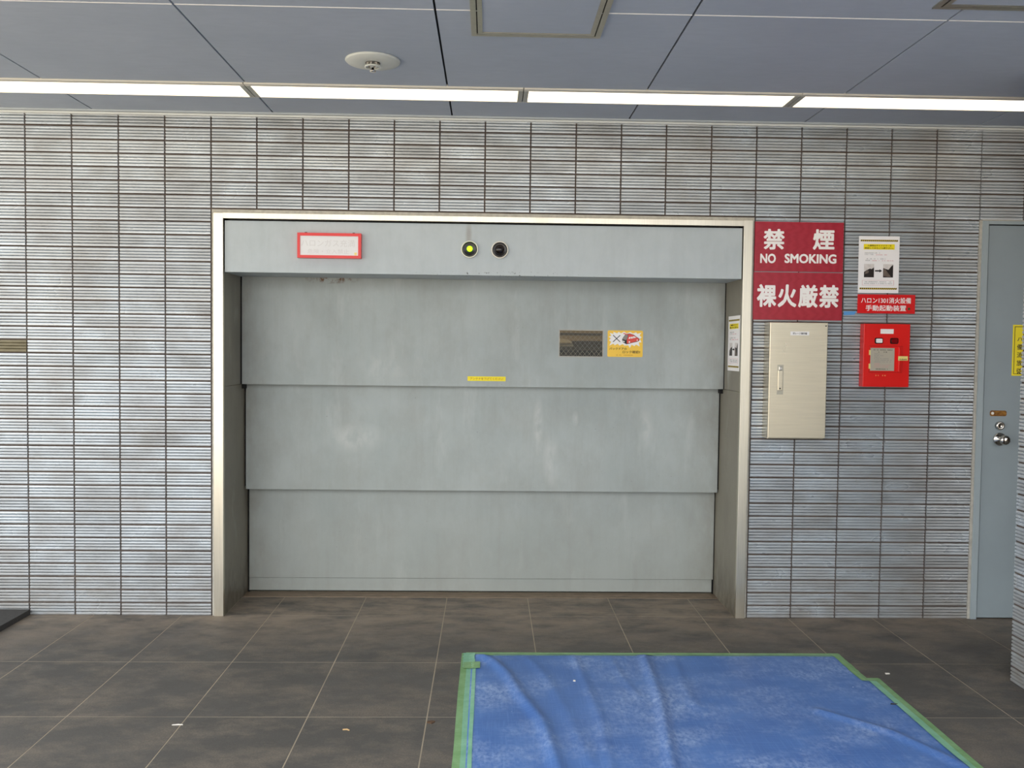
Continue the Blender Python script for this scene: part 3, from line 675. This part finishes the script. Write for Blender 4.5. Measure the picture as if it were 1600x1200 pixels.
# ------------------------------------------------------------------ stainless control box
t = thing('control_box', 'stainless steel control box with recessed handle under the crimson signs', 'control box', (3.02, -0.05, 0.965))
obj('body', bxs((2.879, 3.172, -0.088, 0.0, 0.964, 1.566), bevel=0.002), 'steel_box', t)
obj('seal_gap', bxs((2.882, 3.169, -0.097, -0.088, 0.968, 1.562)), 'black', t)
d = obj('door', bxs((2.875, 3.1735, -0.112, -0.097, 0.9695, 1.5645), bevel=0.0022), 'steel_box', t)
Pb = WALLP(-0.112)
obj('handle_recess', slab(Pb, rect(2.916, 2.949, 1.194, 1.347), -0.001, 0.0006), 'alu', d)
obj('handle_lever', bxs((2.920, 2.945, -0.117, -0.1125, 1.215, 1.318), bevel=0.002), 'steel_box', d)
obj('handle_button', bxs((2.924, 2.940, -0.119, -0.1125, 1.319, 1.338), bevel=0.002), 'chrome', d)
obj('keyhole', lathe([(0.004, 0), (0.004, 0.0055), (0.001, 0.006)], 'y', (2.931, -0.1125, 1.225), 12), 'dark_hood', d)
lb = obj('name_label', slab(Pb, rect(2.980, 3.077, 1.4985, 1.5185), 0, 0.0006), 'white', d)
text('ガレージ操作盤', Pb, 2.992, 3.066, 1.503, 1.514, 'black_print', lb, 0.0006, 0.0009, 0.012)
obj('screw', lathe([(0.0035, 0), (0.0035, 0.002), (0.001, 0.0025)], 'y', (3.163, -0.112, 1.548), 10), 'dark_hood', d)

# ------------------------------------------------------------------ red fire box
t = thing('fire_control_box', 'red wall box with indicator lamps and silver instruction plate', 'fire box', (3.507, -0.02, 1.235))
obj('body', bxs((3.386, 3.630, -0.05, 0.0, 1.236, 1.5645), bevel=0.003), 'red_box', t)
Pr = WALLP(-0.05)
obj('label', slab(Pr, rect(3.473, 3.542, 1.5135, 1.538), 0, 0.001), 'white', t)
for u0, u1, m, lb in ((3.444, 3.486, 'white_lens', 'white square indicator lamp'), (3.525, 3.567, 'red_lens', 'dark red square indicator lamp')):
    l = obj('indicator_lamp', slab(Pr, rrect(u0, u1, 1.462, 1.4915, .006), 0, 0.004), 'dark_hood', t); l['label'] = lb
    obj('lens', slab(Pr, rrect(u0+.005, u1-.005, 1.466, 1.4875, .004), 0.004, 0.009), m, l)
cv = obj('cover', frame_bm(Pr, (3.417, 3.591, 1.311, 1.450), (3.4195, 3.5885, 1.3135, 1.4475), 0, 0.0012), 'red_dark', t)
obj('cover_door', slab(Pr, rect(3.4195, 3.5885, 1.3135, 1.4475), 0, 0.004), 'red_box', t)
pt = obj('instruction_plate', slab(Pr, rect(3.4215, 3.5475, 1.3205, 1.4395), 0.004, 0.0055), 'plate', t)
for i, (u0, u1, v, m) in enumerate(((3.437, 3.537, 1.430, 'black_print'), (3.463, 3.509, 1.419, 'black_print'), (3.442, 3.470, 1.409, 'grey_print'), (3.442, 3.490, 1.400, 'grey_print'), (3.442, 3.470, 1.392, 'grey_print'), (3.442, 3.520, 1.384, 'grey_print'), (3.442, 3.534, 1.376, 'grey_print'), (3.442, 3.530, 1.367, 'grey_print'), (3.442, 3.470, 1.358, 'pink_print'), (3.442, 3.528, 1.350, 'pink_print'), (3.442, 3.516, 1.342, 'pink_print'), (3.452, 3.514, 1.330, 'black_print'))):
    obj('small_print', dashes(Pr, u0, u1, v, 0.006 if m == 'black_print' else 0.0042, 90+i, 0.0055, 0.0058, .85 if i != 1 else .55), m, pt)
obj('pull_handle', bxs((3.566, 3.578, -0.064, -0.0538, 1.316, 1.446), bevel=0.003), 'red_box', t)
for v in (1.402, 1.331): obj('hinge', slab(Pr, rect(3.4145, 3.4215, v, v+.026), 0.0012, 0.006), 'cream', t)
ys = obj('seal_sticker', slab(Pr, rect(3.563, 3.614, 1.375, 1.3975), 0.0145, 0.0152), 'cream', t)
obj('small_print', dashes(Pr, 3.568, 3.610, 1.382, 0.008, 121, 0.0152, 0.0155), 'black_print', ys)
obj('worn_marks', dashes(Pr, 3.453, 3.507, 1.2965, 0.006, 130, 0.0, 0.0004, 0.6), 'cream', t)

bt = obj('blue_tape_piece', slab(WALLP(-0.0016), [(3.296, 1.609), (3.352, 1.612), (3.364, 1.631), (3.296, 1.629)], 0, 0.0006), 'blue_tape'); tag(bt, 'small scrap of blue tape stuck to the tiles beside the red plate', 'tape')

# ------------------------------------------------------------------ steel door on the right
d1 = bpy.data.objects.new('door_2', None); link(d1, None, (4.45, 0, 0)); tag(d1, 'pale blue steel door with round knob behind the side wall', kind='structure')
obj('caulking', bxs((4.004, 4.018, -0.003, 0.02, 0, 2.116), (4.018, 4.93, -0.003, 0.02, 2.112, 2.118)), 'caulk', d1)
obj('door_frame', bxs((4.018, 4.049, -0.012, 0.05, 0, 2.112), (4.049, 4.93, -0.012, 0.05, 2.094, 2.112), (4.889, 4.93, -0.012, 0.05, 0, 2.094), bevel=0.001), 'leaf_frame', d1)
obj('gap', bxs((4.047, 4.892, 0.012, 0.05, 0.0, 2.096)), 'black', d1)
lf = obj('door_leaf', bxs((4.0545, 4.886, -0.004, 0.012, 0.007, 2.0885), bevel=0.001), 'leaf', d1)
Pl = WALLP(-0.004)
kc = (4.146, -0.004, 0.964)
obj('knob', lathe([(0.034, 0), (0.035, 0.006), (0.030, 0.010), (0.014, 0.014), (0.012, 0.028), (0.022, 0.036), (0.0265, 0.048), (0.026, 0.058), (0.020, 0.066), (0.001, 0.068)], 'y', kc, 32), 'chrome', lf, True)
obj('lock', lathe([(0.0225, 0), (0.0225, 0.012), (0.020, 0.016), (0.012, 0.0165), (0.011, 0.015), (0.001, 0.015)], 'y', (4.143, -0.004, 1.036), 28), 'chrome', lf, True)
rp = obj('rust_patch', slab(Pl, rrect(4.090, 4.180, 1.086, 1.116, .010), 0, 0.0007), 'rust', lf)
obj('screw_hole', lathe([(0.008, 0), (0.008, 0.002), (0.001, 0.0025)], 'y', (4.104, -0.0045, 1.101), 8), 'scrap', rp)
t = thing('door_notice', 'yellow notice with black characters on the pale blue steel door', 'notice', (4.32, -0.005, 1.30))
obj('sheet', slab(Pl, rect(4.199, 4.44, 1.301, 1.570), 0, 0.001), 'yellow', t)
obj('border', frame_bm(Pl, (4.208, 4.431, 1.310, 1.561), (4.211, 4.428, 1.313, 1.558), 0.001, 0.0013), 'black_print', t)
for i, ch in enumerate('ハ備消放従'):
    v = 1.480-i*0.042; text(ch, Pl, 4.224, 4.251, v-(0 if i else -.004), v+0.030-(0 if i else .006), 'black_print', t, 0.001, 0.0014, 0.012)

# ------------------------------------------------------------------ rubber mat
mt = obj('rubber_mat', slab(Plane((0, 0, 0), (1, 0, 0), (0, 1, 0), (0, 0, 1)), [(-1.95, 0.004), (-0.935, 0.004), (-0.945, -0.62), (-1.95, -0.62)], 0.0, 0.028), 'rubber'); tag(mt, 'black rubber mat lying on the floor against the left tiled wall', 'mat')

# ------------------------------------------------------------------ tarpaulin with tape
tp = thing('tarpaulin', 'blue tarpaulin sheet taped flat on the floor before the lift door', 'tarpaulin', (2.25, -2.0, 0))
folds = [([(1.40, -0.60), (1.47, -0.695), (1.529, -0.854), (1.584, -1.105), (1.655, -1.355), (1.685, -1.721), (1.70, -2.2)], 0.016, 0.024),
         ([(2.165, -0.60), (2.158, -0.81), (2.146, -1.102), (2.112, -1.412), (2.073, -1.721), (2.05, -2.3)], 0.016, 0.022),
         ([(1.84, -0.62), (1.86, -0.964), (1.88, -1.355), (1.86, -1.8)], 0.006, 0.02), ([(2.30, -0.60), (2.268, -0.961), (2.27, -1.2)], 0.005, 0.025),
         ([(1.62, -0.62), (1.70, -0.9), (1.76, -1.3), (1.80, -1.7)], 0.005, 0.025), ([(2.75, -1.25), (2.95, -1.45), (3.10, -1.75)], 0.010, 0.022), ([(2.0, -0.62), (2.02, -0.85), (2.06, -1.1)], 0.004, 0.02)]
def segdist(p, a, b):
    ab = (b[0]-a[0], b[1]-a[1]); L2 = ab[0]**2+ab[1]**2
    t = max(0, min(1, ((p[0]-a[0])*ab[0]+(p[1]-a[1])*ab[1])/L2)); return math.hypot(p[0]-a[0]-ab[0]*t, p[1]-a[1]-ab[1]*t)
def th(x, y):
    h = 0.0025
    edge = min((x-1.36)/0.06, (3.12-x)/0.06, (-0.59-y)/0.05, 1.0); edge = max(0.0, edge)
    for pts, amp, wd in folds:
        d = min(segdist((x, y), a, b) for a, b in zip(pts, pts[1:]))
        if d < wd*3: h += amp*math.exp(-(d/wd)**2)*edge
    h += edge*(0.0030*(noise.noise((x*3, y*2, 0))+0.6) + 0.0012*noise.noise((x*14, y*6, 3)))
    return max(h, 0.0015)
bm = bmesh.new(); NX, NY = 150, 150
ty0, ty1 = -3.4, -0.592
vs = {}
for j in range(NY+1):
    y = ty1+(ty0-ty1)*j/NY
    xr = 3.080 if y > -0.915 else 3.128
    for i in range(NX+1):
        x = 1.372+(xr-1.372)*i/NX; vs[i, j] = bm.verts.new((x, y, th(x, y)))
for j in range(NY):
    for i in range(NX): bm.faces.new((vs[i, j], vs[i+1, j], vs[i+1, j+1], vs[i, j+1]))
# turn the rim down to the floor so that the sheet has an edge
rim = [vs[i, 0] for i in range(NX+1)]+[vs[NX, j] for j in range(1, NY+1)]+[vs[i, NY] for i in range(NX-1, -1, -1)]+[vs[0, j] for j in range(NY-1, 0, -1)]
low = [bm.verts.new((v.co.x, v.co.y, 0.0003)) for v in rim]
for i in range(len(rim)): k2 = (i+1) % len(rim); bm.faces.new((rim[i], rim[k2], low[k2], low[i]))
obj('sheet', bm, 'tarp', tp, True)
def tape(x0, x1, y0, y1, z, mat='tape', ragged=0.003, along='y', n=40):
    """strip that lies over the edge of the sheet"""
    bm = bmesh.new(); top = []
    for i in range(n+1):
        s = i/n; r1, r2_ = (noise.noise((s*9, x0*7, y0*3))*ragged, noise.noise((s*9, x1*7, y1*5+9))*ragged)
        if along == 'y':
            y = y0+(y1-y0)*s; a, b = (x0+r1, y), (x1+r2_, y)
        else:
            x = x0+(x1-x0)*s; a, b = (x, y0+r1), (x, y1+r2_)
        m_ = ((a[0]+b[0])/2, (a[1]+b[1])/2)
        row = []
        for q in (a, m_, b):
            inside = 1.375 < q[0] < (3.078 if q[1] > -0.915 else 3.126) and q[1] < -0.596
            row.append(bm.verts.new((q[0], q[1], (th(*q) if inside else 0.0006)+z)))
        top.append(row)
    for r, q in zip(top, top[1:]):
        for i in range(2): bm.faces.new((r[i], r[i+1], q[i+1], q[i]))
    ret = bmesh.ops.extrude_face_region(bm, geom=bm.faces[:])
    for e in ret['geom']:
        if isinstance(e, bmesh.types.BMVert): e.co.z += 0.0005
    return obj('tape', bm, mat, tp)
tape(1.326, 1.372, -3.42, -0.575, 0.0003, 'tape')
tape(1.352, 1.393, -3.42, -0.70, 0.0012, 'tape2')
tape(1.345, 3.090, -0.610, -0.565, 0.0006, 'tape', along='x')
tape(3.052, 3.092, -0.905, -0.575, 0.0014, 'tape')
tape(3.055, 3.142, -0.925, -0.885, 0.0022, 'tape', along='x', n=8)
tape(3.105, 3.144, -3.42, -0.888, 0.0014, 'tape')
tape(3.086, 3.114, -3.42, -0.93, 0.0030, 'tape2')
tape(1.335, 1.388, -0.765, -0.580, 0.0030, 'tape2', ragged=0.008, n=14)
tape(1.338, 1.412, -0.785, -0.705, 0.0042, 'tape', ragged=0.005, along='x', n=10)

# ------------------------------------------------------------------ litter
def scrap(name, label, x, y, pts, mat, z=0.0012, h=0.003):
    bm = bmesh.new(); P = Plane((x, y, z), (1, 0, 0), (0, 1, 0), (0, 0, 1)); poly(bm, P, pts, 0, h)
    for v in bm.verts: v.co.z += 0.002*abs(noise.noise((v.co.x*200, v.co.y*200, 1)))
    tag(obj(name, bm, mat), label, 'litter')
scrap('paper_scrap', 'tiny white paper scrap on the floor beside the jog in the tape', 3.208, -0.827, [(-.010, -.008), (.009, -.006), (.011, .004), (-.007, .007)], 'scrap', 0)
scrap('leaf_scrap', 'small dark dry leaf on the floor beside the left tape edge', 1.232, -1.351, [(-.014, -.006), (.004, -.012), (.016, .003), (.002, .009), (-.012, .004)], 'dry_leaf', 0, 0.005)
scrap('straw_scrap', 'short tan straw bit on the floor tiles', 0.925, -1.420, [(-.014, .003), (.002, .006), (.013, -.004), (.012, -.008), (.0, .001), (-.013, -.001)], 'straw', 0)
scrap('foil_scrap', 'thin pale curl of foil lying on a floor joint', 0.294, -1.376, [(-.022, -.003), (.0, .004), (.018, .0), (.0, -.002)], 'scrap', 0)
scrap('paint_flake', 'tiny white flake near the long fold of the tarpaulin', 1.814, -0.935, [(-.005, -.006), (.005, -.005), (.006, .005), (-.004, .006)], 'scrap', th(1.814, -0.935))
scrap('dark_chip', 'small black chip on the tarpaulin beside the right tape', 3.080, -1.178, [(-.016, -.004), (.012, -.005), (.016, .002), (-.010, .005)], 'rubber', th(3.08, -1.178))
for o in C.objects:
    if o.name.split('.')[0] in ('small_print', 'worn_marks', 'hazard_stripes'): o['kind'] = 'stuff'
